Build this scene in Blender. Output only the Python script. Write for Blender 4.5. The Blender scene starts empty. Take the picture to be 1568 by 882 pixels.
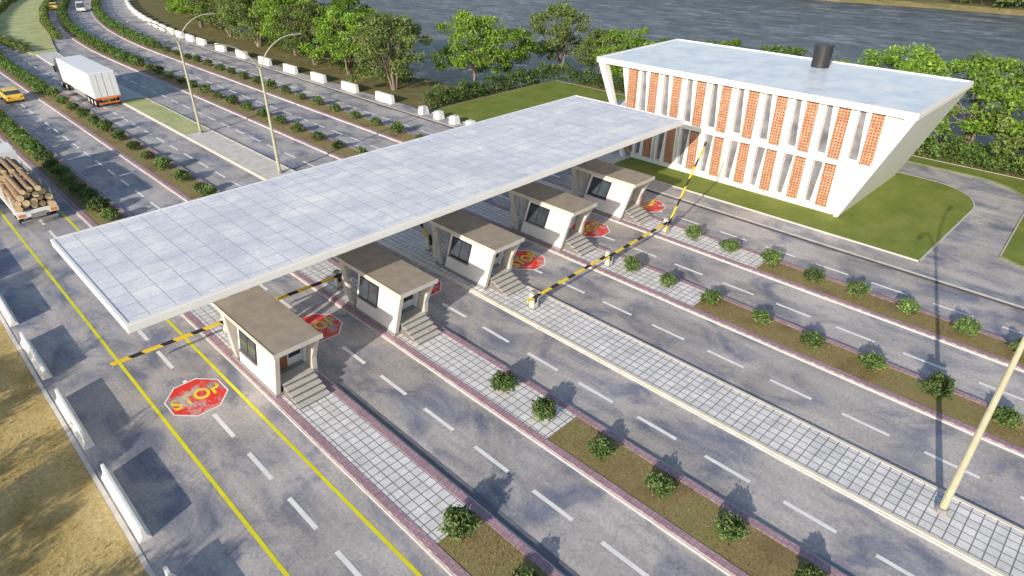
import bpy, math, random, bmesh
import numpy as np
from mathutils import Vector
random.seed(7); rng=np.random.default_rng(7)
scene=bpy.context.scene
R=math.radians

# ------------------------------------------------------------------ materials
def newmat(name):
    m=bpy.data.materials.new(name); m.use_nodes=True
    nt=m.node_tree; b=nt.nodes['Principled BSDF']
    return m,nt,b
def N(nt,t,**kw):
    n=nt.nodes.new(t)
    for k,v in kw.items(): setattr(n,k,v)
    return n
def pos(nt,scale=(1,1,1)):
    g=N(nt,'ShaderNodeNewGeometry'); mp=N(nt,'ShaderNodeMapping'); mp.inputs['Scale'].default_value=scale
    nt.links.new(g.outputs['Position'],mp.inputs['Vector']); return mp.outputs['Vector']
def noise(nt,vec,scale,detail=4,rough=.55,dist=0):
    n=N(nt,'ShaderNodeTexNoise'); n.inputs['Scale'].default_value=scale; n.inputs['Detail'].default_value=detail
    n.inputs['Roughness'].default_value=rough; n.inputs['Distortion'].default_value=dist
    nt.links.new(vec,n.inputs['Vector']); return n.outputs['Fac']
def ramp(nt,fac,stops):
    r=N(nt,'ShaderNodeValToRGB'); e=r.color_ramp.elements
    while len(e)<len(stops): e.new(.5)
    for i,(p,c) in enumerate(stops):
        e[i].position=p; e[i].color=(c[0],c[1],c[2],1) if not isinstance(c,(int,float)) else (c,c,c,1)
    nt.links.new(fac,r.inputs['Fac']); return r.outputs['Color']
def mix(nt,fac,a,b,mode='MIX'):
    m=N(nt,'ShaderNodeMix',data_type='RGBA',blend_type=mode)
    if isinstance(fac,(int,float)): m.inputs[0].default_value=fac
    else: nt.links.new(fac,m.inputs[0])
    for s,v in ((6,a),(7,b)):
        if isinstance(v,tuple): m.inputs[s].default_value=(v[0],v[1],v[2],1)
        else: nt.links.new(v,m.inputs[s])
    return m.outputs[2]
def bump(nt,b,h,st=.3,dist=.02):
    n=N(nt,'ShaderNodeBump'); n.inputs['Strength'].default_value=st; n.inputs['Distance'].default_value=dist
    nt.links.new(h,n.inputs['Height']); nt.links.new(n.outputs['Normal'],b.inputs['Normal'])
def simple(name,col,rough=.6,var=.15,scale=2.0,metal=0,bst=.1,fine=20):
    m,nt,b=newmat(name); v=pos(nt)
    n1=noise(nt,v,scale,5); lo=tuple(c*(1-var) for c in col); hi=tuple(min(1,c*(1+var)) for c in col)
    c=ramp(nt,n1,[(.3,lo),(.7,hi)]); nt.links.new(c,b.inputs['Base Color'])
    b.inputs['Roughness'].default_value=rough; b.inputs['Metallic'].default_value=metal
    if bst: bump(nt,b,noise(nt,v,fine,3),bst,.01)
    return m

def asphalt_nodes(nt):
    v=pos(nt)
    big=noise(nt,v,.16,5,.6,.6)
    med=noise(nt,pos(nt,(1,.6,1)),.5,6,.62,.8)
    c=ramp(nt,med,[(.35,(.235,.25,.325)),(.44,(.37,.365,.40)),(.53,(.52,.485,.475)),(.75,(.62,.575,.545))])
    c2=ramp(nt,big,[(.35,.76),(.55,1.0),(.7,1.12)])
    c=mix(nt,1.0,c,c2,'MULTIPLY')
    st=noise(nt,pos(nt,(1.6,.04,1)),1.0,4,.6)
    c=mix(nt,1.0,c,ramp(nt,st,[(.3,.84),(.6,1.05)]),'MULTIPLY')
    f=noise(nt,v,7,7,.8)
    c=mix(nt,1.0,c,ramp(nt,f,[(.3,.66),(.7,1.27)]),'MULTIPLY')
    return c,f,med
def mk_asphalt():
    m,nt,b=newmat('asphalt'); c,f,med=asphalt_nodes(nt)
    vo=N(nt,'ShaderNodeTexVoronoi',feature='DISTANCE_TO_EDGE'); vo.inputs['Scale'].default_value=.16
    nz=N(nt,'ShaderNodeTexNoise'); nz.inputs['Scale'].default_value=.7; nz.inputs['Detail'].default_value=6
    v=pos(nt); nt.links.new(v,nz.inputs['Vector'])
    ad=N(nt,'ShaderNodeVectorMath',operation='ADD'); sc=N(nt,'ShaderNodeVectorMath',operation='SCALE'); sc.inputs['Scale'].default_value=3.0
    nt.links.new(nz.outputs['Color'],sc.inputs[0]); nt.links.new(v,ad.inputs[0]); nt.links.new(sc.outputs[0],ad.inputs[1]); nt.links.new(ad.outputs[0],vo.inputs['Vector'])
    c=mix(nt,1.0,c,ramp(nt,vo.outputs['Distance'],[(0,.78),(.006,1.0)]),'MULTIPLY')
    nt.links.new(c,b.inputs['Base Color'])
    nt.links.new(ramp(nt,med,[(.35,.5),(.6,.75)]),b.inputs['Roughness'])
    b.inputs['Specular IOR Level'].default_value=.35
    bump(nt,b,f,.35,.015); return m
ASPH=mk_asphalt()
def mk_paint(name,col,wear=.42,sc=3.0):
    m,nt,b=newmat(name); c,f,med=asphalt_nodes(nt)
    n=noise(nt,pos(nt),sc,8,.75)
    fac=ramp(nt,n,[(wear-.05,0),(wear+.05,1)])
    n2=ramp(nt,noise(nt,pos(nt),1.5,4),[(.3,tuple(x*.85 for x in col)),(.7,col)])
    nt.links.new(mix(nt,fac,c,n2),b.inputs['Base Color']); b.inputs['Roughness'].default_value=.6
    return m
WHITEP=mk_paint('white_road_paint',(.96,.95,.93),.27)
YELP=mk_paint('yellow_road_paint',(.90,.84,.02),.25)
REDP=mk_paint('red_road_paint',(.88,.045,.03),.47,1.1)
YELT=mk_paint('yellow_letter_paint',(1,.80,.03),.45,1.1)

def mk_pavers(name,c1,c2,mort,w,h,offset=0.0,msize=.02,swap=False,mottle=.25,cloud=None):
    m,nt,b=newmat(name)
    g=N(nt,'ShaderNodeNewGeometry'); vec=g.outputs['Position']
    br=N(nt,'ShaderNodeTexBrick'); br.offset=offset
    br.inputs['Scale'].default_value=1; br.inputs['Brick Width'].default_value=w; br.inputs['Row Height'].default_value=h
    br.inputs['Mortar Size'].default_value=msize; br.inputs['Mortar Smooth'].default_value=.2
    br.inputs['Color1'].default_value=(*c1,1); br.inputs['Color2'].default_value=(*c2,1); br.inputs['Mortar'].default_value=(*mort,1)
    nt.links.new(vec,br.inputs['Vector'])
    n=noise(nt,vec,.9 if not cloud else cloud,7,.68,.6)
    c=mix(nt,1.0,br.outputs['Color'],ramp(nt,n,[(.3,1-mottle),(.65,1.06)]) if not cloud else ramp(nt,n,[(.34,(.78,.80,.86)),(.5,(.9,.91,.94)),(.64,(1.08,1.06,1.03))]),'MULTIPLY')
    n=noise(nt,vec,8,5,.7)
    c=mix(nt,1.0,c,ramp(nt,n,[(.3,.88),(.7,1.1)]),'MULTIPLY')
    nt.links.new(c,b.inputs['Base Color']); b.inputs['Roughness'].default_value=.7
    bump(nt,b,br.outputs['Fac'],-.4,.02); return m
PAVER=mk_pavers('light_pavers',(.78,.77,.77),(.90,.88,.87),(.28,.28,.30),.42,.42,0,.026)
PURPLE=mk_pavers('purple_brick',(.44,.27,.32),(.56,.37,.42),(.28,.21,.24),.12,.24,.5,.014)
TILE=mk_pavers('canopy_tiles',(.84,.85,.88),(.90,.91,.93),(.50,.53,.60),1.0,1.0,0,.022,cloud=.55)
def mk_lattice():
    m,nt,b=newmat('terracotta_lattice'); g=N(nt,'ShaderNodeNewGeometry')
    s=N(nt,'ShaderNodeSeparateXYZ'); cb=N(nt,'ShaderNodeCombineXYZ'); nt.links.new(g.outputs['Position'],s.inputs[0])
    nt.links.new(s.outputs['Y'],cb.inputs['X']); nt.links.new(s.outputs['Z'],cb.inputs['Y'])
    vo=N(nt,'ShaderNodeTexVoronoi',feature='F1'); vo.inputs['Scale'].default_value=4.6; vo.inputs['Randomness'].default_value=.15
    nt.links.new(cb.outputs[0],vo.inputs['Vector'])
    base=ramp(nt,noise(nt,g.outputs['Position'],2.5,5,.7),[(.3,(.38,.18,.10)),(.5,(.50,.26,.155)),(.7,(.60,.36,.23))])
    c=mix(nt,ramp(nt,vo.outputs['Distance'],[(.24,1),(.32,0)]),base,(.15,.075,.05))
    nt.links.new(c,b.inputs['Base Color']); b.inputs['Roughness'].default_value=.9; bump(nt,b,vo.outputs['Distance'],.8,.05); return m
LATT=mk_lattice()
CONC=simple('concrete',(.66,.63,.58),.8,.15,1.5,bst=.2)
CREAM=simple('cream_kerb',(.80,.72,.58),.75,.12,1.5)
WHITE=simple('white_render',(.88,.87,.85),.6,.04,.8,bst=.05)
WHITEB=simple('white_barrier_concrete',(.86,.85,.82),.7,.12,1.2,bst=.2)
DARK=simple('dark_metal',(.03,.03,.035),.45,.2,2)
GREY=simple('grey_trim',(.30,.29,.28),.6,.12,2)
BROWNR=simple('booth_roof_panel',(.36,.315,.265),.65,.14,1.6)
BOOTHF=simple('booth_frame_panel',(.60,.56,.50),.65,.1,1.6)
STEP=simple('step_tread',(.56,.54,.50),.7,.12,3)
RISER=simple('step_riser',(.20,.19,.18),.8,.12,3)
WOOD=simple('brown_door',(.34,.15,.075),.5,.2,3)
RUB=simple('rubber',(.02,.02,.02),.8,.2,5)
def mk_roof():
    m,nt,b=newmat('white_roof_membrane'); v=pos(nt)
    c=ramp(nt,noise(nt,v,.5,7,.65,.5),[(.35,(.66,.74,.82)),(.5,(.80,.85,.89)),(.65,(.93,.94,.94))])
    nt.links.new(c,b.inputs['Base Color']); b.inputs['Roughness'].default_value=.35; return m
ROOFM=mk_roof()
def mk_glass(name,c=(.05,.065,.08)):
    m,nt,b=newmat(name); nt.links.new(ramp(nt,noise(nt,pos(nt),.8,3),[(.3,tuple(x*.6 for x in c)),(.7,tuple(x*1.5 for x in c))]),b.inputs['Base Color'])
    b.inputs['Roughness'].default_value=.08; b.inputs['Specular IOR Level'].default_value=.7; return m
GLASS=mk_glass('window_glass'); GLASSL=mk_glass('facade_glass',(.20,.20,.22))
def mk_ground():
    m,nt,b=newmat('ground_cover'); v=pos(nt)
    n=noise(nt,v,.35,7,.65,.4); f=noise(nt,v,6,7,.75)
    dry=ramp(nt,n,[(.3,(.38,.28,.10)),(.5,(.58,.44,.19)),(.7,(.72,.57,.29))])
    grn=ramp(nt,n,[(.3,(.26,.19,.11)),(.5,(.18,.17,.07)),(.7,(.33,.26,.16))])
    s=N(nt,'ShaderNodeSeparateXYZ'); nt.links.new(v,s.inputs[0])
    mr=N(nt,'ShaderNodeMapRange'); mr.inputs['From Min'].default_value=20; mr.inputs['From Max'].default_value=30; nt.links.new(s.outputs['X'],mr.inputs['Value'])
    c=mix(nt,mr.outputs[0],dry,grn)
    c=mix(nt,1.0,c,ramp(nt,f,[(.3,.6),(.7,1.3)]),'MULTIPLY')
    nt.links.new(c,b.inputs['Base Color']); b.inputs['Roughness'].default_value=.95; b.inputs['Specular IOR Level'].default_value=.1
    bump(nt,b,f,.6,.06); return m
GROUND=mk_ground()
def mk_lawn(name,a,bc,c3):
    m,nt,b=newmat(name); v=pos(nt)
    n=noise(nt,v,.4,6,.6); f=noise(nt,v,12,6,.8)
    c=ramp(nt,n,[(.3,a),(.5,bc),(.7,c3)]); c=mix(nt,1.0,c,ramp(nt,f,[(.3,.55),(.7,1.4)]),'MULTIPLY')
    nt.links.new(c,b.inputs['Base Color']); b.inputs['Roughness'].default_value=.95; b.inputs['Specular IOR Level'].default_value=.1
    bump(nt,b,f,.6,.04); return m
LAWN=mk_lawn('lawn_grass',(.165,.215,.045),(.21,.26,.06),(.28,.30,.09))
BED=mk_lawn('planting_bed',(.22,.16,.08),(.32,.25,.12),(.26,.27,.10))
YGR=mk_lawn('pale_island_grass',(.38,.42,.18),(.50,.53,.26),(.62,.60,.34))
def mk_water():
    m,nt,b=newmat('river_water')
    w=noise(nt,pos(nt,(1.0,.45,1)),.36,10,.85,.3); w2=noise(nt,pos(nt),.05,4,.6)
    c=ramp(nt,w,[(.40,(.055,.07,.085)),(.50,(.125,.145,.165)),(.57,(.24,.26,.285)),(.64,(.50,.52,.54))])
    c=mix(nt,1.0,c,ramp(nt,w2,[(.3,.78),(.7,1.15)]),'MULTIPLY')
    nt.links.new(c,b.inputs['Base Color']); b.inputs['Roughness'].default_value=.4
    bump(nt,b,w,1.0,.9); return m
WATER=mk_water()
def mk_leaf(name,c1,c2,c3,tr=.3):
    m,nt,b=newmat(name); g=N(nt,'ShaderNodeNewGeometry')
    c=ramp(nt,g.outputs['Random Per Island'],[(.0,c1),(.5,c2),(1,c3)])
    o=N(nt,'ShaderNodeObjectInfo'); hs=N(nt,'ShaderNodeHueSaturation')
    mr=N(nt,'ShaderNodeMapRange'); mr.inputs['To Min'].default_value=.75; mr.inputs['To Max'].default_value=1.25
    nt.links.new(o.outputs['Random'],mr.inputs['Value']); nt.links.new(mr.outputs[0],hs.inputs['Value']); nt.links.new(c,hs.inputs['Color'])
    c=mix(nt,1.0,hs.outputs[0],ramp(nt,noise(nt,g.outputs['Position'],.7,3),[(.3,.6),(.7,1.35)]),'MULTIPLY')
    nt.links.new(c,b.inputs['Base Color']); b.inputs['Roughness'].default_value=.6; b.inputs['Specular IOR Level'].default_value=.25
    t=N(nt,'ShaderNodeBsdfTranslucent'); nt.links.new(c,t.inputs['Color']); ms=N(nt,'ShaderNodeMixShader'); ms.inputs[0].default_value=tr
    nt.links.new(b.outputs[0],ms.inputs[1]); nt.links.new(t.outputs[0],ms.inputs[2]); nt.links.new(ms.outputs[0],nt.nodes['Material Output'].inputs['Surface']); return m
LEAF_B=mk_leaf('bright_leaves',(.11,.21,.025),(.19,.33,.045),(.33,.47,.09),.35)
LEAF_O=mk_leaf('olive_leaves',(.09,.14,.035),(.16,.22,.06),(.27,.32,.11))
LEAF_D=mk_leaf('hedge_leaves',(.06,.12,.03),(.10,.18,.04),(.19,.27,.08))
LEAF_S=mk_leaf('shrub_leaves',(.07,.14,.04),(.13,.23,.06),(.30,.35,.14))
STRAW=mk_leaf('straw_blades',(.50,.38,.15),(.70,.55,.24),(.5,.45,.17))
GBLADE=mk_leaf('bed_blades',(.22,.2,.07),(.38,.30,.13),(.18,.24,.05))
BARK=simple('bark',(.26,.21,.16),.9,.3,3,bst=.5)
def mk_stripes():
    m,nt,b=newmat('barrier_arm_stripes'); tc=N(nt,'ShaderNodeTexCoord'); w=N(nt,'ShaderNodeTexWave'); w.inputs['Scale'].default_value=.42; w.bands_direction='DIAGONAL'
    nt.links.new(tc.outputs['Object'],w.inputs['Vector']); c=ramp(nt,w.outputs['Fac'],[(.34,(.03,.03,.03)),(.38,(.95,.68,.04))])
    nt.links.new(c,b.inputs['Base Color']); b.inputs['Roughness'].default_value=.45; return m
YB=mk_stripes()
POLE=simple('lamp_pole_paint',(.46,.45,.32),.5,.08,2,bst=0)
DRAIN=simple('drain_grey',(.17,.175,.20),.6,.2,2); DKERB=simple('dark_kerb',(.06,.055,.06),.7,.2,2)

# ------------------------------------------------------------------ mesh builder
class MB:
    def __init__(s): s.v=[];s.f=[];s.m=[];s.mats=[]
    def mi(s,mat):
        if mat not in s.mats: s.mats.append(mat)
        return s.mats.index(mat)
    def add(s,vs,fs,mat):
        o=len(s.v); s.v+= [tuple(v) for v in vs]; k=s.mi(mat)
        for f in fs: s.f.append([i+o for i in f]); s.m.append(k)
    def hexa(s,b,t,mat): s.add(list(b)+list(t),[(0,3,2,1),(4,5,6,7),(0,1,5,4),(1,2,6,5),(2,3,7,6),(3,0,4,7)],mat)
    def box(s,x0,x1,y0,y1,z0,z1,mat):
        s.hexa([(x0,y0,z0),(x1,y0,z0),(x1,y1,z0),(x0,y1,z0)],[(x0,y0,z1),(x1,y0,z1),(x1,y1,z1),(x0,y1,z1)],mat)
    def prism(s,prof,axis,a0,a1,mat):
        n=len(prof)
        def P(p,a): return (a,p[0],p[1]) if axis=='x' else ((p[0],a,p[1]) if axis=='y' else (p[0],p[1],a))
        vs=[P(p,a0) for p in prof]+[P(p,a1) for p in prof]
        fs=[tuple(range(n))[::-1],tuple(range(n,2*n))]+[(i,(i+1)%n,n+(i+1)%n,n+i) for i in range(n)]
        s.add(vs,fs,mat)
    def tube(s,pts,rad,n,mat,cap=True):
        pts=[Vector(p) for p in pts]; vs=[];fs=[]
        for i,p in enumerate(pts):
            d=(pts[min(i+1,len(pts)-1)]-pts[max(i-1,0)]).normalized()
            u=d.orthogonal().normalized() if i==0 else (u-d*u.dot(d)).normalized()
            w=d.cross(u)
            for k in range(n):
                a=2*math.pi*k/n; vs.append(p+(u*math.cos(a)+w*math.sin(a))*rad[i])
        for i in range(len(pts)-1):
            for k in range(n):
                k2=(k+1)%n; fs.append((i*n+k,i*n+k2,(i+1)*n+k2,(i+1)*n+k))
        if cap: fs.append(tuple(range(n))[::-1]); fs.append(tuple(range((len(pts)-1)*n,len(pts)*n)))
        s.add(vs,fs,mat)
    def mesh(s,name,bevel=0):
        me=bpy.data.meshes.new(name); me.from_pydata(s.v,[],s.f)
        for m in s.mats: me.materials.append(m)
        me.polygons.foreach_set('material_index',s.m); bm=bmesh.new(); bm.from_mesh(me); bmesh.ops.recalc_face_normals(bm,faces=bm.faces); bm.to_mesh(me); bm.free(); return me
    def obj(s,name,parent=None,loc=(0,0,0),bevel=0,rot=0):
        return place(s.mesh(name),name,parent,loc,bevel,rot)
def place(me,name,parent=None,loc=(0,0,0),bevel=0,rot=0,scale=None):
    o=bpy.data.objects.new(name,me); scene.collection.objects.link(o); o.location=loc; o.rotation_euler=(0,0,rot)
    if scale: o.scale=scale
    if parent: o.parent=parent
    if bevel:
        b=o.modifiers.new('bevel','BEVEL'); b.width=bevel; b.segments=2; b.limit_method='ANGLE'
    return o
def empty(name,loc=(0,0,0)):
    e=bpy.data.objects.new(name,None); scene.collection.objects.link(e); e.location=loc; e.empty_display_size=.3; return e
def W(x,y): return x+.002*max(0,y-115)**2
def cv(f,y): return f(y) if callable(f) else f
def ylist(y0,y1,st=6.0):
    n=max(1,int(math.ceil((y1-y0)/st))); return [y0+(y1-y0)*i/n for i in range(n+1)]
def strip(mb,x0,x1,y0,y1,z,mat,zb=None):
    ys=ylist(y0,y1); vs=[];fs=[]
    for y in ys:
        a,b=W(cv(x0,y),y),W(cv(x1,y),y)
        vs+=[(a,y,z),(b,y,z)]+([(a,y,zb),(b,y,zb)] if zb is not None else [])
    k=2 if zb is None else 4
    for i in range(len(ys)-1):
        o=i*k;p=o+k; fs.append((o,o+1,p+1,p))
        if zb is not None: fs+=[(o+2,o,p,p+2),(o+1,o+3,p+3,p+1)]
    if zb is not None: fs+=[(0,2,3,1),(len(vs)-4,len(vs)-3,len(vs)-1,len(vs)-2)]
    mb.add(vs,fs,mat)

# ------------------------------------------------------------------ ground / water
def bank(y):
    t=min(1,max(0,(y-52)/16)); t=t*t*(3-2*t)
    return W(73-18*t,y)+1.2*math.sin(y*.13)+.7*math.sin(y*.37)
xs=[-3000,-400,-60,-10,20,45]+[50+i*1.0 for i in range(60)]+[120,150,180]+[184+i*1.5 for i in range(14)]+[230,300,600,3000]
ysg=[-3000,-500,-120]+[-60+4*i for i in range(95)]+[400,700,3000]
def gz(x,y):
    bk=bank(min(y,330)); fb=190+3*math.sin(y*.05)
    a=min(1,max(0,(x-bk)/4)); b=min(1,max(0,(fb-x)/4)); k=min(a,b) if x>bk and x<fb else 0
    return -3.0*k
vs=[(x,y,gz(x,y)) for y in ysg for x in xs]; nx=len(xs)
fs=[(j*nx+i,j*nx+i+1,(j+1)*nx+i+1,(j+1)*nx+i) for j in range(len(ysg)-1) for i in range(nx-1)]
g=MB(); g.add(vs,fs,GROUND); g.obj('ground')
g=MB(); g.add([(50,-900,-1.0),(196,-900,-1.0),(196,900,-1.0),(50,900,-1.0)],[(0,1,2,3)],WATER); g.obj('river')

g=MB(); strip(g,1.2,45.2,-80,330,.010,ASPH); g.obj('road')
g=MB(); g.add([(45.2,-40,.010),(66,-40,.010),(66,37,.010),(45.2,37,.010)],[(0,1,2,3)],ASPH); g.obj('access_path')

def lawn(name,pts):
    g=MB(); g.prism(pts,'z',0.0,.075,LAWN); g.obj(name)
    k=MB(); n=len(pts)
    for i in range(n):
        a=Vector(pts[i]); b=Vector(pts[(i+1)%n]); d=(b-a)
        if d.length<.05: continue
        d.normalize(); nn=Vector((d.y,-d.x))*.09
        k.add([(a.x,a.y,.10),(b.x,b.y,.10),(b.x+nn.x,b.y+nn.y,.10),(a.x+nn.x,a.y+nn.y,.10),(a.x+nn.x,a.y+nn.y,0),(b.x+nn.x,b.y+nn.y,0)],[(0,1,2,3),(3,2,5,4)],BOOTHF)
    k.obj('lawn_edging')
def arc(cx,cy,r,a0,a1,n=8): return [(cx+r*math.cos(R(a0+(a1-a0)*i/n)),cy+r*math.sin(R(a0+(a1-a0)*i/n))) for i in range(n+1)]
lawn('lawn',[(45.3,33),(45.3,7.6)]+arc(57.2,12.0,4.6,-90,0)+[(61.9,33)])
lawn('lawn',[(45.3,37.3),(66.8,37.3),(66.8,58.5),(45.3,58.5)])
lawn('lawn',[(48.6,1.5),(49.6,4.0)]+arc(60.4,9.6,5.1,-90,0)+[(65.7,37),(67.6,37),(67.6,-40),(48.6,-40)])

# ------------------------------------------------------------------ medians
def median(x0,x1,kind,paveY):
    e=empty('traffic_median'); ya,yb=-60,(128 if kind=='c' else 300)
    bw=.34 if kind!='c' else .16; km=PURPLE if kind!='c' else CREAM
    k=MB(); strip(k,x0,x0+bw,ya,yb,.14,km,0.0); strip(k,x1-bw,x1,ya,yb,.14,km,0.0); k.obj('kerb',e)
    k=MB(); strip(k,x0-.09,x0-.002,ya,yb,.09,CONC,0.0); strip(k,x1+.002,x1+.09,ya,yb,.09,CONC,0.0); k.obj('kerb_stone',e)
    i0,i1=x0+bw+.002,x1-bw-.002
    if kind=='c':
        k=MB(); strip(k,i0,i1,ya,44,.125,PAVER); k.obj('paving',e)
        k=MB(); strip(k,i0,i1,44.0,69,.125,CONC); k.obj('concrete_top',e)
        k=MB(); strip(k,i0,i1,69,88,.13,YGR); k.obj('grass',e)
        k=MB(); strip(k,i0,i1,88,yb,.125,PAVER); k.obj('paving_far',e)
    else:
        k=MB(); strip(k,i0,i1,paveY,44,.125,PAVER); k.obj('paving',e)
        k=MB(); strip(k,i0,i1,ya,paveY,.12,BED); strip(k,i0,i1,44,yb,.12,BED); k.obj('planting_bed',e)
median(8.7,11.3,'m',12.9); median(15.5,18.2,'m',13.7); median(22.0,24.8,'c',0)
median(29.4,32.1,'m',15.0); median(36.3,38.8,'m',14.6)
e=empty('planted_island')
fx0=lambda y: 22-min(1,(y-126)/26)*3.6 if y>126 else 22
fx1=lambda y: 24.8+min(1,(y-126)/26)*2.6 if y>126 else 24.8
k=MB(); strip(k,fx0,fx1,128.2,320,.15,YGR,0.0); k.obj('grass',e)
g=MB(); strip(g,11.42,11.78,-60,23.5,.016,DRAIN); g.obj('drain_channel')
g=MB(); strip(g,42.95,43.08,-60,120,.10,DKERB,0.0); strip(g,43.09,43.35,-60,120,.11,CONC,0.0); g.obj('edge_kerb')
g=MB(); strip(g,1.22,1.38,-60,200,.03,CONC,0.0); g.obj('road_edge_kerb')

g=MB()
for x in (4.6,7.85): strip(g,x-.075,x+.075,-60,230,.016,YELP)
g.obj('yellow_lane_line')
g=MB()
for xi,x in enumerate((6.35,13.4,19.9,26.7,33.7,40.2)):
    y=24.6-3.45*22+(xi%2)*.4
    while y<260:
        if not (x in (19.9,26.7) and y>125):
            strip(g,x-.095,x+.095,y-1.05,y+1.0,.016,WHITEP)
        y+=3.45
g.obj('dashed_lane_line')

def stop_mark(x,y):
    e=MB(); pts=[(1.4*math.cos(R(22.5+45*i)),1.55*math.sin(R(22.5+45*i))) for i in range(8)]
    inn=[(p[0]*.95,p[1]*.95) for p in pts]
    for i in range(8):
        j=(i+1)%8; e.add([(*pts[i],0),(*pts[j],0),(*inn[j],0),(*inn[i],0)],[(0,1,2,3)],WHITEP)
    e.add([(*p,0) for p in inn],[tuple(range(8))],REDP)
    o=e.obj('stop_road_marking',loc=(x,y,.020))
    c=bpy.data.curves.new('stop_text','FONT'); c.body='STOP'; c.size=1.05; c.align_x='CENTER'; c.align_y='CENTER'; c.offset=.03; c.space_character=1.05
    c.materials.append(YELT); t=bpy.data.objects.new('stop_text',c); scene.collection.objects.link(t); t.parent=o; t.location=(0,0,.006)
    t.scale=(.86,1.15,1)
for x,y in ((6.3,27.4),(13.4,28.6),(20.2,28.2),(27.2,26.0),(34.0,26.0),(40.5,25.6)): stop_mark(x,y)

# ------------------------------------------------------------------ barriers
jb=MB(); jb.prism([(-.22,0),(.22,0),(.22,.07),(.1,.26),(.065,.70),(-.065,.70),(-.1,.26),(-.22,.07)],'y',-2.2,2.2,WHITEB); JB=jb.mesh('jersey')
y=2.9-13.4
while y<120: place(JB,'concrete_barrier',loc=(1.68,y,.01),bevel=.02,rot=random.uniform(-.006,.006)); y+=6.66
jb=MB(); jb.prism([(-.3,0),(.3,0),(.22,1.0),(-.22,1.0)],'y',-1.6,1.6,WHITEB); JB2=jb.mesh('jersey2')
y=65.7
while y<235: place(JB2,'concrete_barrier',loc=(W(44.4,y),y,.01),bevel=.03,rot=-math.atan(.004*max(0,y-115))); y+=7.5 if y<115 else 5
for y in (58.2,55.5,52.9,50.3):
    b=MB(); b.hexa([(-.45,-.5,0),(.45,-.5,0),(.45,.5,0),(-.45,.5,0)],[(-.35,-.4,.85),(.35,-.4,.85),(.35,.4,.85),(-.35,.4,.85)],WHITEB); b.obj('concrete_block',loc=(44.3,y,.01),bevel=.05)

# ------------------------------------------------------------------ canopy
CX0,CX1,CY0,CY1=4.05,42.5,24.5,34.9
e=empty('toll_plaza_canopy')
g=MB(); g.box(CX0,CX1,CY0,CY1,6.1,6.46,WHITE); g.obj('roof_slab',e,bevel=.03)
g=MB(); g.box(CX0+.02,CX1-.02,CY0+.02,CY0+.14,6.462,6.50,WHITE); g.box(CX0+.02,CX1-.02,CY1-.14,CY1-.02,6.462,6.50,WHITE)
g.box(CX0+.02,CX0+.14,CY0+.142,CY1-.142,6.462,6.50,WHITE); g.box(CX1-.14,CX1-.02,CY0+.142,CY1-.142,6.462,6.50,WHITE); g.obj('edge_upstand',e)
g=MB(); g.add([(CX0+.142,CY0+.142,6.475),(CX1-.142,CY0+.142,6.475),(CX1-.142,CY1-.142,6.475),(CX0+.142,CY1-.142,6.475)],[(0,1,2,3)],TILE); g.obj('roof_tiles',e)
BX=(8.9,15.85,22.6,29.7,36.5)
g=MB()
for bx in BX:
    for xx in (bx+.45,bx+1.5):
        g.hexa([(xx,29.9,.14),(xx+.3,29.9,.14),(xx+.3,30.4,.14),(xx,30.4,.14)],[(xx,29.3,6.098),(xx+.3,29.3,6.098),(xx+.3,29.9,6.098),(xx,29.9,6.098)],CONC)
g.obj('columns',e)

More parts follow.
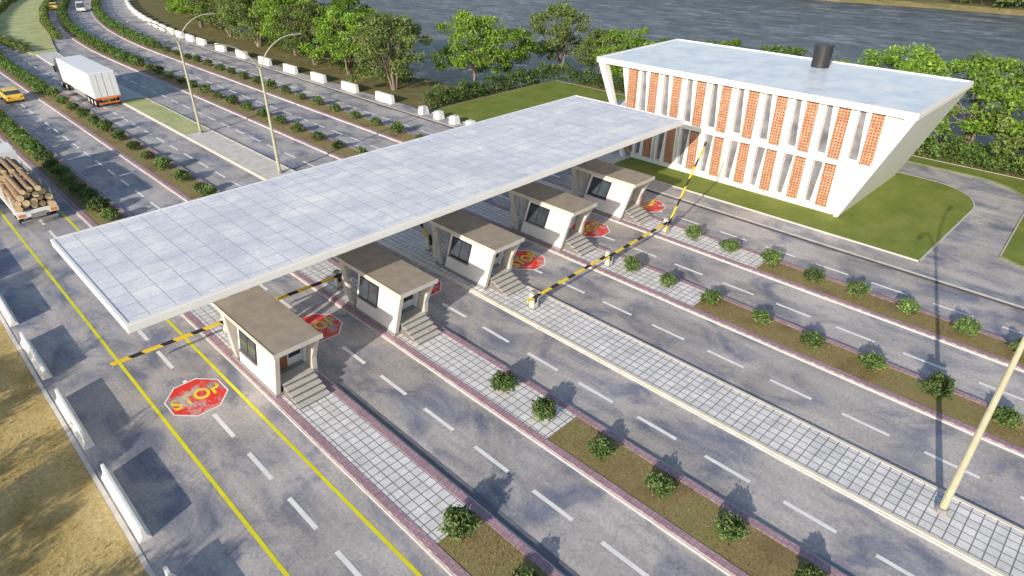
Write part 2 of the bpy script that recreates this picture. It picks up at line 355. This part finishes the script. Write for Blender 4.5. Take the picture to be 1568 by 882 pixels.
# ------------------------------------------------------------------ booths
def booth_parts():
    P={}
    g=MB(); g.hexa([(-.06,-.05,.14),(2.16,-.05,.14),(2.16,4.6,.14),(-.06,4.6,.14)],[(-.06,-.1,.32),(2.16,-.1,.32),(2.16,4.55,.32),(-.06,4.55,.32)],GREY); P['plinth']=g
    g=MB(); prof=[(0,.322),(3.7,.322),(2.85,3.0),(-.85,3.0)]
    g.prism(prof,'x',0,.16,WHITE); g.prism([(.9,.322),(3.7,.322),(2.85,3.0),(.1,3.0)],'x',1.94,2.1,WHITE); P['side_walls']=g
    g=MB(); g.prism([(0,.322),(-.85,3.0),(-.93,3.0),(-.07,.322)],'x',-.02,.20,BOOTHF); P['front_edge_frame']=g
    g=MB(); g.prism([(3.5,.322),(3.7,.322),(2.85,2.99),(2.65,2.99)],'x',.162,1.938,WHITE); P['rear_wall']=g
    g=MB(); g.prism([(4.0,.322),(4.35,.322),(4.9,3.0),(4.45,3.0)],'x',0,.16,BOOTHF); g.prism([(4.0,.322),(4.35,.322),(4.9,3.0),(4.45,3.0)],'x',1.94,2.1,BOOTHF); P['rear_fins']=g
    g=MB(); g.prism([(-.1,.322),(.42,.322),(.28,1.55),(-.30,3.0),(-1.0,3.0),(-.28,1.55)],'x',1.92,2.16,BOOTHF); P['front_fin']=g
    g=MB(); g.box(-.12,2.25,-1.1,6.3,3.003,3.2,BROWNR); P['roof']=g
    g=MB(); g.box(-.14,2.27,-1.13,-1.102,2.99,3.225,BOOTHF); g.box(-.15,-.122,-1.1,6.3,2.99,3.225,BOOTHF); P['roof_fascia']=g
    g=MB(); g.box(.162,1.938,.55,3.4,.322,.86,GREY); P['floor']=g
    g=MB(); g.hexa([(.162,.9,.862),(1.938,.9,.862),(1.938,1.02,.862),(.162,1.02,.862)],[(.162,.35,2.998),(1.938,.35,2.998),(1.938,.47,2.998),(.162,.47,2.998)],WHITE); P['front_wall']=g
    def lean(x0,x1,z0,z1,d,mat,g):
        f=lambda z:.9-(z-.862)*.2575
        g.hexa([(x0,f(z0)-d,z0),(x1,f(z0)-d,z0),(x1,f(z0)-.002,z0),(x0,f(z0)-.002,z0)],[(x0,f(z1)-d,z1),(x1,f(z1)-d,z1),(x1,f(z1)-.002,z1),(x0,f(z1)-.002,z1)],mat)
    g=MB(); lean(.3,1.15,.87,2.85,.05,WOOD,g); lean(.42,1.03,1.9,2.7,.07,GLASS,g); lean(1.05,1.1,1.75,1.9,.12,DARK,g); P['door']=g
    g=MB(); lean(1.25,1.85,1.4,2.75,.05,DARK,g); lean(1.31,1.79,1.46,2.69,.065,GLASS,g); P['front_window']=g
    g=MB(); s=lambda z:-.85*(z-.322)/2.678
    def wn(y0,y1,z0,z1,d,mat): g.hexa([(-d,y0+s(z0),z0),(-.002,y0+s(z0),z0),(-.002,y1+s(z0),z0),(-d,y1+s(z0),z0)],[(-d,y0+s(z1),z1),(-.002,y0+s(z1),z1),(-.002,y1+s(z1),z1),(-d,y1+s(z1),z1)],mat)
    wn(1.75,3.5,1.35,2.8,.03,DARK); wn(1.84,2.57,1.44,2.71,.045,GLASS); wn(2.66,3.41,1.44,2.71,.045,GLASS); wn(1.7,3.55,1.27,1.34,.12,GREY); P['side_window']=g
    g=MB()
    for i in range(5):
        y0=-1.6+.32*i; y1=(y0+.32) if i<4 else .54; zt=.14+.145*(i+1)
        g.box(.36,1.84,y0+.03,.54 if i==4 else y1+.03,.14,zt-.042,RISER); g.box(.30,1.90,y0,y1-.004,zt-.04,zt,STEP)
    P['steps']=g
    return {k:v.mesh('booth_'+k) for k,v in P.items()}
BP=booth_parts()
for bx,by in zip(BX,(24.5,24.7,24.9,25.1,25.2)):
    e=empty('toll_booth',(bx,by,0))
    for k,me in BP.items(): place(me,k,e,bevel=.012 if k in('roof','plinth') else 0)

# ------------------------------------------------------------------ barrier gates
def gate(x,y,dirx,ang,L=6.0):
    e=empty('boom_barrier_gate',(x,y,.12))
    g=MB(); g.box(-.24,.24,-.2,.2,0,.08,GREY); g.box(-.19,.19,-.16,.16,.082,1.02,CONC); g.hexa([(-.21,-.18,1.022),(.21,-.18,1.022),(.21,.18,1.022),(-.21,.18,1.022)],[(-.15,-.12,1.14),(.15,-.12,1.14),(.15,.12,1.14),(-.15,.12,1.14)],GREY)
    g.box(-.1,.1,-.165,-.162,.4,.7,DARK); g.obj('cabinet',e,bevel=.02)
    g=MB(); g.box(-.75,L,-.035,.035,-.085,.085,YB); o=g.obj('arm',e,loc=(0,-.22,.88)); o.rotation_euler=(0,-ang if dirx>0 else -(math.pi-ang),0)
    g=MB(); g.tube([(0,-.16,.88),(0,-.3,.88)],[.1,.1],10,DARK); g.obj('pivot',e)
gate(9.7,31.4,-1,R(1),5.7); gate(16.6,31.4,-1,R(1),5.7); gate(23.6,31.4,-1,R(62),3.2)
gate(23.2,21.4,1,R(2),6.2); gate(30.3,21.5,1,R(2),6.2); gate(37.2,21.7,1,R(55),6.0)

# ------------------------------------------------------------------ building
e=empty('toll_plaza_office_building')
FX=48.9
g=MB(); g.prism([(14.5,.0),(33.2,.0),(35.0,8.05),(11.6,8.05)],'x',FX,60.3,WHITE); g.obj('main_body',e)
g=MB(); g.hexa([(48.45,14.15,0),(61.0,14.15,0),(61.0,14.48,0),(48.45,14.48,0)],[(48.15,10.9,8.05),(60.8,10.9,8.05),(60.8,11.58,8.05),(48.15,11.58,8.05)],WHITE); g.obj('south_end_wall',e)
g=MB()
g.hexa([(48.3,35.0,4.3),(48.7,35.0,4.3),(48.7,35.5,4.3),(48.3,35.5,4.3)],[(48.15,36.5,8.05),(48.9,36.5,8.05),(48.9,37.1,8.05),(48.15,37.1,8.05)],WHITE)
g.hexa([(48.3,33.6,0),(48.7,33.6,0),(48.7,34.0,0),(48.3,34.0,0)],[(48.3,35.0,4.298),(48.7,35.0,4.298),(48.7,35.5,4.298),(48.3,35.5,4.298)],WHITE)
for yy in (34.2,35.3,36.4):
    g.hexa([(49.6,yy+1.2,0),(49.9,yy+1.2,0),(49.9,yy+1.5,0),(49.6,yy+1.5,0)],[(49.6,yy-.6,4.0),(49.9,yy-.6,4.0),(49.9,yy-.2,4.0),(49.6,yy-.2,4.0)],WHITE)
g.hexa([(59.3,36.2,0),(59.9,36.2,0),(59.9,36.7,0),(59.3,36.7,0)],[(59.3,36.5,8.05),(60.3,36.5,8.05),(60.3,37.1,8.05),(59.3,37.1,8.05)],WHITE)
g.obj('north_fins',e)
g=MB(); g.box(FX-.2,59.9,33.95,36.4,4.0,4.28,WHITE); g.obj('balcony_slab',e)
g=MB(); g.hexa([(49.4,33.27,.3),(59.5,33.27,.3),(59.5,33.35,.3),(49.4,33.35,.3)],[(49.4,34.13,3.9),(59.5,34.13,3.9),(59.5,34.2,3.9),(49.4,34.2,3.9)],GLASS)
g.hexa([(49.4,34.24,4.4),(59.5,34.24,4.4),(59.5,34.3,4.4),(49.4,34.3,4.4)],[(49.4,34.98,7.8),(59.5,34.98,7.8),(59.5,35.05,7.8),(49.4,35.05,7.8)],GLASS); g.obj('north_glazing',e)
g=MB(); g.box(48.0,61.0,10.8,37.2,8.055,8.42,WHITE); g.obj('roof_slab',e,bevel=.03)
g=MB(); g.box(48.02,60.98,10.82,11.0,8.422,8.52,WHITE); g.box(48.02,60.98,37.0,37.18,8.422,8.52,WHITE); g.box(48.02,48.2,11.002,36.998,8.422,8.52,WHITE); g.box(60.8,60.98,11.002,36.998,8.422,8.52,WHITE); g.obj('parapet',e)
g=MB(); g.add([(48.2,11,8.44),(60.8,11,8.44),(60.8,37,8.44),(48.2,37,8.44)],[(0,1,2,3)],ROOFM); g.obj('roof_surface',e)
g=MB(); g.box(48.55,FX-.002,13.6,33.9,3.85,4.2,WHITE); g.obj('storey_band',e)
g=MB(); g.box(48.7,FX-.002,14.6,33.1,0,.45,WHITE); g.obj('base_band',e)
lat=MB(); gl=MB(); fin=MB(); pan=MB()
for k in range(10):
    yc=13.3+2.26*k
    if yc<34:
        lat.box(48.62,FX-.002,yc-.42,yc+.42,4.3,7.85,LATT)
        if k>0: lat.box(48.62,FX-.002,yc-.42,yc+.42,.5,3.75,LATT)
    if k<9:
        yg=yc+1.02
        gl.box(FX-.03,FX-.002,yg-.34,yg+.24,4.4,7.9,GLASSL)
        fin.box(48.55,FX-.002,yg+.26,yg+.40,4.202,8.05,WHITE); fin.box(48.62,FX-.002,yc-.56,yc-.424,4.202,8.05,WHITE)
        pan.hexa([(48.60,yc+.44,4.21),(48.85,yc+.44,4.21),(48.85,yc+.54,4.21),(48.60,yc+.54,4.21)],[(48.60,yc+.44,7.95),(48.85,yc+.44,7.95),(48.85,yc+.84,7.95),(48.60,yc+.84,7.95)],WHITE)
        if k>0:
            gl.box(FX-.03,FX-.002,yg-.34,yg+.24,.55,3.75,GLASSL)
            fin.box(48.55,FX-.002,yg+.26,yg+.40,.452,3.848,WHITE); fin.box(48.62,FX-.002,yc-.56,yc-.424,.452,3.848,WHITE)
            pan.hexa([(48.60,yc+.44,.46),(48.85,yc+.44,.46),(48.85,yc+.84,.46),(48.60,yc+.84,.46)],[(48.60,yc+.44,3.84),(48.85,yc+.44,3.84),(48.85,yc+.54,3.84),(48.60,yc+.54,3.84)],WHITE)
lat.obj('lattice_screens',e); gl.obj('windows',e); fin.obj('facade_fins',e); pan.obj('facade_blades',e)
g=MB(); g.tube([(58.2,21.5,8.44),(58.2,21.5,10.1)],[.72,.72],24,DARK,False); g.tube([(58.2,21.5,9.6),(58.2,21.5,9.75)],[.77,.77],24,DARK); g.tube([(58.2,21.5,10.1),(58.2,21.5,10.2)],[.78,.78],24,DARK); g.obj('roof_vent_stack',e)
g=MB(); g.box(45.4,49.4,33.1,36.9,.0,.05,CONC); g.obj('entrance_paving')

# ------------------------------------------------------------------ lamps
def lamp():
    g=MB(); g.tube([(0,0,.12),(0,0,.35)],[.24,.22],10,GREY); g.tube([(0,0,.3),(0,0,5),(0,0,9.0)],[.14,.11,.08],10,POLE)
    for s in (-1,1):
        pts=[(s*3.3*(t**1.5),0,8.6+2.5*math.sin(t*math.pi/2)) for t in [i/8 for i in range(9)]]
        g.tube(pts,[.055]*9,8,POLE)
        x=s*3.3; g.hexa([(x-.1,-.13,11.02),(x+s*.7+.0001,-.13,11.05),(x+s*.7+.0001,.13,11.05),(x-.1,.13,11.02)],[(x-.1,-.1,11.17),(x+s*.65,-.08,11.15),(x+s*.65,.08,11.15),(x-.1,.1,11.17)],GREY)
    return g.mesh('lamp')
LM=lamp()
for y in (.4,52.0,68.5,-30): place(LM,'street_lamp',loc=(23.6,y,0))

# ------------------------------------------------------------------ foliage
def leafquads(c,s,flat=0):
    n=len(c); a=rng.normal(size=(n,3)); a/=np.linalg.norm(a,axis=1)[:,None]; b=rng.normal(size=(n,3)); b-=a*(a*b).sum(1)[:,None]; b/=np.linalg.norm(b,axis=1)[:,None]
    if np.isscalar(s): s=np.full(n,s)
    s=s*rng.uniform(.6,1.3,n); a=a*s[:,None]; b=b*(s*.5)[:,None]
    v=np.stack([c-a,c-b*1.0,c+a,c+b],1).reshape(-1,3); f=np.arange(4*n).reshape(-1,4); return v,f
def foliage(mb,c,s,mat):
    v,f=leafquads(np.asarray(c),s); mb.add(v.tolist(),f.tolist(),mat)
def meshfast(mb,name):
    me=bpy.data.meshes.new(name); me.from_pydata(mb.v,[],mb.f)
    for m in mb.mats: me.materials.append(m)
    me.polygons.foreach_set('material_index',mb.m); return me
def ball(n,r,c,sq=.8):
    d=rng.normal(size=(n,3)); d/=np.linalg.norm(d,axis=1)[:,None]; rr=r*rng.uniform(.15,1.0,n)**.6*rng.choice([1,1,1.25],n)
    d=d*rr[:,None]; d[:,2]*=sq; return d+np.array(c)
def tree(h,cr,mat,seed,nl=42,leaf=.17,per=190):
    random.seed(seed); g=MB(); th=h*.28
    lean=random.uniform(-.4,.4)
    g.tube([(0,0,-.3),(lean*.3,0,th*.5),(lean,lean*.5,th),(lean*1.2,lean,h*.62)],[.24,.18,.14,.06],8,BARK)
    g.tube([(.15,0,-.3),(.5,.3,th*.6),(1.0,.7,h*.5)],[.15,.12,.05],7,BARK)
    g.tube([(-.1,.1,-.3),(-.5,-.2,th*.6),(-1.1,-.5,h*.5)],[.15,.12,.05],7,BARK)
    for i in range(nl):
        a=i*2.399+random.uniform(-.4,.4); t=random.uniform(0,1); z=h*(.24+.70*t); rr=cr*math.sqrt(max(.05,1-((t-.3)/.76)**2))*random.uniform(.3,1.1)
        tip=Vector((math.cos(a)*rr+lean,math.sin(a)*rr+lean*.5,z+random.uniform(-.3,.3)))
        st=Vector((lean,lean*.5,th*random.uniform(.7,1.6))); mid=(st+tip)/2+Vector((0,0,-.3))
        if i%2==0: g.tube([st,mid,tip],[.07,.045,.02],5,BARK,False)
        r=random.uniform(.45,1.15)*cr*.25
        foliage(g,ball(int(per*random.uniform(.5,1.2)),r,tip,.6),leaf,mat)
    return meshfast(g,'tree%d'%seed)
T=[tree(9.0,4.9,LEAF_B,1,76),tree(9.4,5.0,LEAF_O,2,78),tree(7.8,4.3,LEAF_B,3,62),tree(8.6,4.7,LEAF_O,4,66,.17,170),tree(6.6,3.6,LEAF_D,5,52)]
def put_tree(x,y,i,s=1):
    place(T[i],'tree',loc=(x,y,0),rot=random.uniform(0,6.28),scale=(s,s,s*random.uniform(.92,1.08)))
random.seed(11)
tl=[(48.6,69.5,3,1.05),(52.5,77,1,.85),(58.5,65.0,0,1.0),(63.8,63.6,2,.95),(71.5,61.5,3,1.0),(74,57,1,.7),(50.0,82,0,.95),(54,87,0,1.0),(49.5,90,1,.95),(50.5,98,0,1.05),(54,104,0,1.1),(50,110,1,1.05),(54,116,0,1.1),(51,123,1,1.05),(55,129,0,1.1),(52.5,137,0,1),(57,143,1,1.1),(56,151,0,1.0),(60,159,0,1),(61,168,1,1),(66,176,0,1),(68,186,0,1),(72,196,1,1),(78,207,0,1.1),(63,150,3,1.1),(60,137,0,1),(84,218,0,1.1),(90,228,1,1.1),
    (71,50,2,.85),(71,43,4,1.05),(71.2,37,2,.9),(71,30,4,1.15),(71,24,2,.95),(71,18,0,1.0),(71.5,12,2,1.2),(70.8,6,3,1.05),(71.5,1,0,1.05),(71,-5,3,1),(71,-11,1,1),(71,-18,0,1)]
for x,y,i,s in tl: put_tree(x+random.uniform(-.6,.6),y+random.uniform(-.8,.8),i,s)
for x,y,i,s in ((-14,31.0,3,.72),(-14.5,22.5,1,.66),(-13.5,14,3,.7),(-14.5,42,0,.7),(-14,5,1,.7),(-15,56,0,.8)): put_tree(x,y,i,s)

def hedge(name,pts,w,h,dens,leaf,mat,bump_=.5):
    g=MB()
    for (x0,y0),(x1,y1) in zip(pts[:-1],pts[1:]):
        L=math.hypot(x1-x0,y1-y0); n=int(L*dens); t=rng.uniform(0,1,n); u=rng.uniform(-1,1,n)
        hh=h*(1+bump_*.5*np.sin(t*L*2.3)*np.cos(t*L*.9+1)); z=hh*(1-rng.uniform(0,1,n)**2*.95); z*=np.sqrt(np.clip(1-.55*np.abs(u)**3,0,1))
        px=x0+(x1-x0)*t+(-(y1-y0)/L)*u*w/2; py=y0+(y1-y0)*t+((x1-x0)/L)*u*w/2
        foliage(g,np.stack([px,py,z],1)+rng.normal(size=(n,3))*.08,leaf,mat)
    place(meshfast(g,name),name)
hedge('hedge',[(45.6,59.6),(67.8,59.6)],1.3,1.8,260,.15,LEAF_D,.8)
hedge('hedge',[(67.9,59.6),(68.2,37)],1.3,1.7,220,.15,LEAF_D,.8)
hedge('hedge',[(68.3,22),(68.6,-30)],1.3,1.8,240,.15,LEAF_D,.8)
hedge('riverbank_shrubs',[(52,71),(51,80),(52,95),(52.5,115)],2.8,1.0,70,.2,LEAF_O,.9)
hedge('riverbank_shrubs',[(70.5,-30),(71,50)],3,1.6,120,.2,LEAF_O,.9)
pp=[(W(x,y),y) for x,y in [(17.9,165),(18.3,150),(21.3,130)]]; hedge('island_hedge',pp,1.2,1.1,200,.15,LEAF_O)
hedge('island_hedge',[(W(18.2,y),y) for y in (160,180,200,230)],1.3,1.2,140,.18,LEAF_O)
hedge('island_hedge',[(W(27.2,y),y) for y in (140,160,180,200,230)],1.3,1.2,140,.18,LEAF_O)
for xm in (30.7,37.5): hedge('median_hedge',[(W(xm,y),y) for y in (106 if xm<31 else 119,122,135,150,165,180,200,230)],1.5,1.2,150,.16,LEAF_D)
hedge('median_hedge',[(W(16.8,y),y) for y in (98,120,150)],1.3,1.1,150,.16,LEAF_D)
hedge('median_hedge',[(W(10,y),y) for y in (72,100,140)],1.3,1.1,150,.16,LEAF_D)
g=MB()
for i in range(150):
    x=random.uniform(193,215); y=random.uniform(-80,160); r=random.uniform(2,4); foliage(g,ball(260,r,(x,y,r*.7+random.uniform(0,2)),.7),.5,LEAF_O)
place(meshfast(g,'distant_trees'),'distant_trees')

def shrub(seed):
    g=MB(); random.seed(seed)
    for i in range(9): 
        a=random.uniform(0,6.28); g.tube([(0,0,0),(math.cos(a)*.28,math.sin(a)*.28,random.uniform(.4,.75))],[.018,.008],4,BARK,False)
    for i in range(19):
        a=i*2.4+random.uniform(-.4,.4); rr=.44*math.sqrt((i+.5)/19); c=(math.cos(a)*rr,math.sin(a)*rr,.28+.38*(1-(rr/.5)**2)*random.uniform(.5,1.3))
        foliage(g,ball(48,.18,c,.9),.07,LEAF_S)
    foliage(g,ball(120,.44,(0,0,.22),.5),.08,LEAF_S)
    return meshfast(g,'shrub%d'%seed)
SH=[shrub(i) for i in range(5)]
def put_shrub(x,y,s=1.0):
    s*=random.uniform(.98,1.3); place(SH[random.randrange(5)],'shrub',loc=(W(x,y)+random.uniform(-.1,.1),y+random.uniform(-.18,.18),.12),rot=random.uniform(0,6.28),scale=(s,s,s*random.uniform(.8,1.12)))
random.seed(5)
for i in range(5): put_shrub(9.9,12.5-3*i,1.08)
for i in range(8): put_shrub(16.8,17.5-2.97*i)
for i in range(12): put_shrub(30.9,20.1-2.9*i)
for i in range(12): put_shrub(37.6,19.7-2.75*i)
y=49
while y<73: put_shrub(10,y,1.15); y+=2.6
y=49
while y<98: put_shrub(16.9,y,1.15); y+=3.9 if y>52 else 1.6
y=50.4
while y<106: put_shrub(30.8,y,1.1); y+=3.8
y=50.4
while y<119: put_shrub(37.7,y,1.1); y+=3.8

def blades(name,n,x0,x1,y0,y1,z,hmin,hmax,mat,patch=True):
    x=rng.uniform(x0,x1,n); y=rng.uniform(y0,y1,n)
    if patch:
        k=(np.sin(x*1.1+y*.7)+np.sin(y*.9-x*.4+2)+rng.uniform(-1.4,1.4,n))>0; x=x[k];y=y[k]
    n=len(x); h=rng.uniform(hmin,hmax,n); a=rng.uniform(0,6.28,n); w=h*.22
    c=np.stack([x,y,np.full(n,z)],1); d=np.stack([np.cos(a)*w,np.sin(a)*w,np.zeros(n)],1)
    tip=c+np.stack([rng.normal(size=n)*h*.5,rng.normal(size=n)*h*.5,h],1)
    v=np.stack([c-d,c+d,tip],1).reshape(-1,3); f=np.arange(3*n).reshape(-1,3)
    me=bpy.data.meshes.new(name); me.from_pydata(v.tolist(),[],f.tolist()); me.materials.append(mat); place(me,name)
blades('dry_grass',36000,-10,1.15,6,60,0,.04,.12,STRAW)
for a,b_,yt in ((9.1,10.9,12.8),(15.9,17.8,13.6),(29.8,31.7,14.9),(36.7,38.4,14.5)): blades('bed_grass',6500,a,b_,-12,yt,.12,.03,.09,GBLADE)

# ------------------------------------------------------------------ vehicles
def wheel(g,x,y,r=.5,w=.28):
    g.tube([(x-w/2,y,r),(x+w/2,y,r)],[r,r],18,RUB); g.tube([(x-w/2-.01,y,r),(x+w/2+.01,y,r)],[r*.5,r*.5],12,CONC)
TW=simple('truck_white_paint',(.88,.89,.90),.4,.04,1,bst=0); RED=simple('red_reflector',(.6,.04,.02),.4,.1,3,bst=0); ORG=simple('orange_marker',(.85,.25,.03),.4,.1,3,bst=0); BLUEG=simple('cab_paint',(.12,.13,.15),.4,.1,2,bst=0)
def box_truck(x,y):
    e=empty('semi_truck',(x,y,.01))
    g=MB(); g.box(-1.4,1.4,0,12.6,1.15,3.95,TW); g.obj('trailer_box',e,bevel=.04)
    g=MB(); g.box(-1.3,1.3,-.03,-.003,1.25,3.85,TW); g.box(-.015,.015,-.045,-.032,1.25,3.85,GREY)
    for xx in (-.7,.7): g.box(xx-.015,xx+.015,-.05,-.032,1.3,3.8,CONC)
    g.obj('rear_doors',e)
    g=MB(); g.box(-1.35,1.35,-.1,0,.95,1.14,ORG); g.box(-1.35,-.85,-.12,-.102,.98,1.1,RED); g.box(.85,1.35,-.12,-.102,.98,1.1,RED); g.box(-1.1,1.1,-.05,.05,.45,.6,ORG); g.box(-.08,.08,-.04,.0,.6,.95,GREY); g.obj('rear_bumper',e)
    g=MB(); g.box(-.5,.5,.1,13,.75,1.14,GREY); g.box(-1.32,-1.24,4.2,8.6,.5,1.1,GREY); g.box(1.24,1.32,4.2,8.6,.5,1.1,GREY); g.obj('chassis',e)
    g=MB(); g.prism([(13.0,.7),(15.5,.7),(15.5,1.9),(15.1,3.2),(14.3,3.7),(13.0,3.75)],'x',-1.22,1.22,BLUEG); g.hexa([(-1.1,15.51,1.95),(1.1,15.51,1.95),(1.1,15.52,1.95),(-1.1,15.52,1.95)],[(-1.1,15.13,3.15),(1.1,15.13,3.15),(1.1,15.15,3.15),(-1.1,15.15,3.15)],GLASS)
    for s in(-1,1): g.box(min(s*1.223,s*1.24),max(s*1.223,s*1.24),14.0,15.0,2.0,2.9,GLASS); g.box(min(s*1.3,s*1.5),max(s*1.3,s*1.5),14.9,15.05,1.9,2.7,DARK)
    g.obj('cab',e,bevel=.03)
    g=MB()
    for yy in (1.0,2.2,3.4,12.4,14.6):
        for s in (-1,1): wheel(g,s*1.1,yy)
    g.obj('wheels',e)
box_truck(20.5,86.2)
LOGB=simple('log_bark',(.30,.20,.12),.9,.3,4,bst=.5)
def mk_end():
    m,nt,b=newmat('log_end_grain'); nt.links.new(ramp(nt,noise(nt,pos(nt),5,5),[(.3,(.70,.50,.26)),(.7,(.88,.72,.45))]),b.inputs['Base Color']); b.inputs['Roughness'].default_value=.8; return m
LOGE=mk_end()
def log_truck(x,y):
    e=empty('logging_truck',(x,y,.01)); random.seed(3)
    g=MB(); g.box(-1.3,1.3,0,9.6,1.0,1.2,TW); g.box(-.45,.45,-.2,12.5,.65,.998,GREY); g.box(-1.3,1.3,-.12,-.003,.78,1.15,TW); g.box(-1.2,-.8,-.14,-.122,.85,1.05,ORG); g.box(.8,1.2,-.14,-.122,.85,1.05,ORG); g.box(-1.15,1.15,-.1,0,.4,.52,GREY); g.box(-.3,.3,-.14,-.122,.82,1.02,WHITE); g.obj('flatbed',e)
    g=MB()
    for yy in (.5,3.2,6.2,9.2):
        for s in (-1,1): g.box(s*1.25-.05,s*1.25+.05,yy-.05,yy+.05,1.202,2.3,TW)
    g.box(-1.25,1.25,9.62,9.74,1.2,3.0,TW); g.obj('stakes',e)
    g=MB(); rows=[(1.48,5,.25),(1.93,5,.25),(2.36,4,.26),(2.78,3,.24)]
    for zi,n,r in rows:
        for i in range(n):
            xx=(i-(n-1)/2)*.49; rr=r*random.uniform(.78,1.05)
            for y0,y1 in ((random.uniform(-.7,.3),random.uniform(4.0,4.5)),(random.uniform(4.7,5.0),random.uniform(8.4,9.2))):
                dx=random.uniform(-.1,.1); dz=random.uniform(-.05,.05)
                g.tube([(xx,y0,zi),(xx+dx,y1,zi+dz)],[rr,rr*.85],12,LOGB,False); g.tube([(xx,y0-.012,zi),(xx,y0+.02,zi)],[rr*.96,rr*.96],12,LOGE)
    g.obj('logs',e)
    g=MB(); g.prism([(10.1,.6),(12.6,.6),(12.6,1.8),(12.3,2.9),(11.8,3.2),(10.1,3.2)],'x',-1.2,1.2,TW); g.hexa([(-1.1,12.61,1.85),(1.1,12.61,1.85),(1.1,12.62,1.85),(-1.1,12.62,1.85)],[(-1.1,12.33,2.85),(1.1,12.33,2.85),(1.1,12.35,2.85),(-1.1,12.35,2.85)],GLASS); g.box(-.8,.8,10.08,10.097,2.0,2.8,GLASS)
    for s in(-1,1): g.box(min(s*1.203,s*1.22),max(s*1.203,s*1.22),11.0,12.0,1.9,2.7,GLASS)
    g.obj('cab',e,bevel=.03)
    g=MB()
    for yy in (1.2,2.4,8.6,11.5):
        for s in (-1,1): wheel(g,s*1.02,yy)
    g.obj('wheels',e)
log_truck(6.3,54.9)
def car(name,x,y,paint,van=False,rot=0):
    e=empty(name,(x,y,.01)); e.rotation_euler=(0,0,rot)
    zt=1.42 if not van else 2.0; yr=-1.9 if not van else -2.15
    g=MB(); g.prism([(-2.2,.3),(2.2,.3),(2.25,.62),(2.1,.82),(1.0,.95),(-1.9,1.0),(-2.2,.9),(-2.27,.6)],'x',-.88,.88,paint); g.obj('body',e,bevel=.08)
    g=MB(); g.hexa([(-.82,yr,.96),(.82,yr,.96),(.82,1.1,.92),(-.82,1.1,.92)],[(-.66,yr+.55 if not van else yr+.1,zt-.06),(.66,yr+.55 if not van else yr+.1,zt-.06),(.66,.3,zt-.06),(-.66,.3,zt-.06)],GLASS); g.obj('windows',e)
    g=MB(); g.hexa([(-.68,yr+.5 if not van else yr+.1,zt-.058),(.68,yr+.5 if not van else yr+.1,zt-.058),(.68,.32,zt-.058),(-.68,.32,zt-.058)],[(-.6,yr+.6 if not van else yr+.2,zt),(.6,yr+.6 if not van else yr+.2,zt),(.6,.2,zt),(-.6,.2,zt)],paint)
    for s in (-1,1):
        g.tube([(s*.8,-.35,.97),(s*.69,-.35,zt-.05)],[.035,.035],6,paint); g.tube([(s*.82,1.05,.93),(s*.67,.32,zt-.05)],[.03,.03],6,paint)
    g.obj('roof',e)
    g=MB()
    for yy in (-1.35,1.4):
        for s in (-1,1): wheel(g,s*.8,yy,.33,.2)
    g.obj('wheels',e)
    g=MB(); 
    for s in (-1,1): g.box(s*.65-.15,s*.65+.15,-2.28,-2.22,.68,.82,RED); g.box(s*.65-.15,s*.65+.15,2.19,2.25,.62,.74,TW)
    g.obj('lights',e)
YC=simple('yellow_car_paint',(.85,.58,.08),.3,.04,1,bst=0)
car('yellow_car',13.2,98,YC)
car('white_van',W(34.5,178),178,TW,True,-.24); car('yellow_car',W(29,186),186,YC,False,-.28)

# ------------------------------------------------------------------ light, world, camera
EL=20.0; AZ=math.atan2(.273,.962)
d=Vector((math.cos(AZ)*math.cos(R(EL)),math.sin(AZ)*math.cos(R(EL)),-math.sin(R(EL))))
s=bpy.data.lights.new('sun','SUN'); s.energy=5.0; s.angle=R(.5); s.color=(1,.90,.76)
so=bpy.data.objects.new('sun',s); scene.collection.objects.link(so); so.rotation_euler=d.to_track_quat('-Z','Y').to_euler(); so.location=(-30,-10,30)
w=bpy.data.worlds.new('World'); scene.world=w; w.use_nodes=True; nt=w.node_tree
sky=nt.nodes.new('ShaderNodeTexSky'); sky.sky_type='NISHITA'; sky.sun_disc=False; sky.sun_elevation=R(EL); sky.sun_rotation=math.atan2(-d.x,-d.y)%(2*math.pi)
nt.links.new(sky.outputs[0],nt.nodes['Background'].inputs[0]); nt.nodes['Background'].inputs[1].default_value=.15
c=bpy.data.cameras.new('camera'); c.sensor_width=36; c.lens=22.75; c.clip_end=6000; c.clip_start=.1
co=bpy.data.objects.new('camera',c); scene.collection.objects.link(co); co.location=(0,0,20); co.rotation_euler=(R(90-30.47),0,R(-45.05)); scene.camera=co
scene.view_settings.view_transform='Standard'; scene.view_settings.look='None'; scene.view_settings.exposure=0
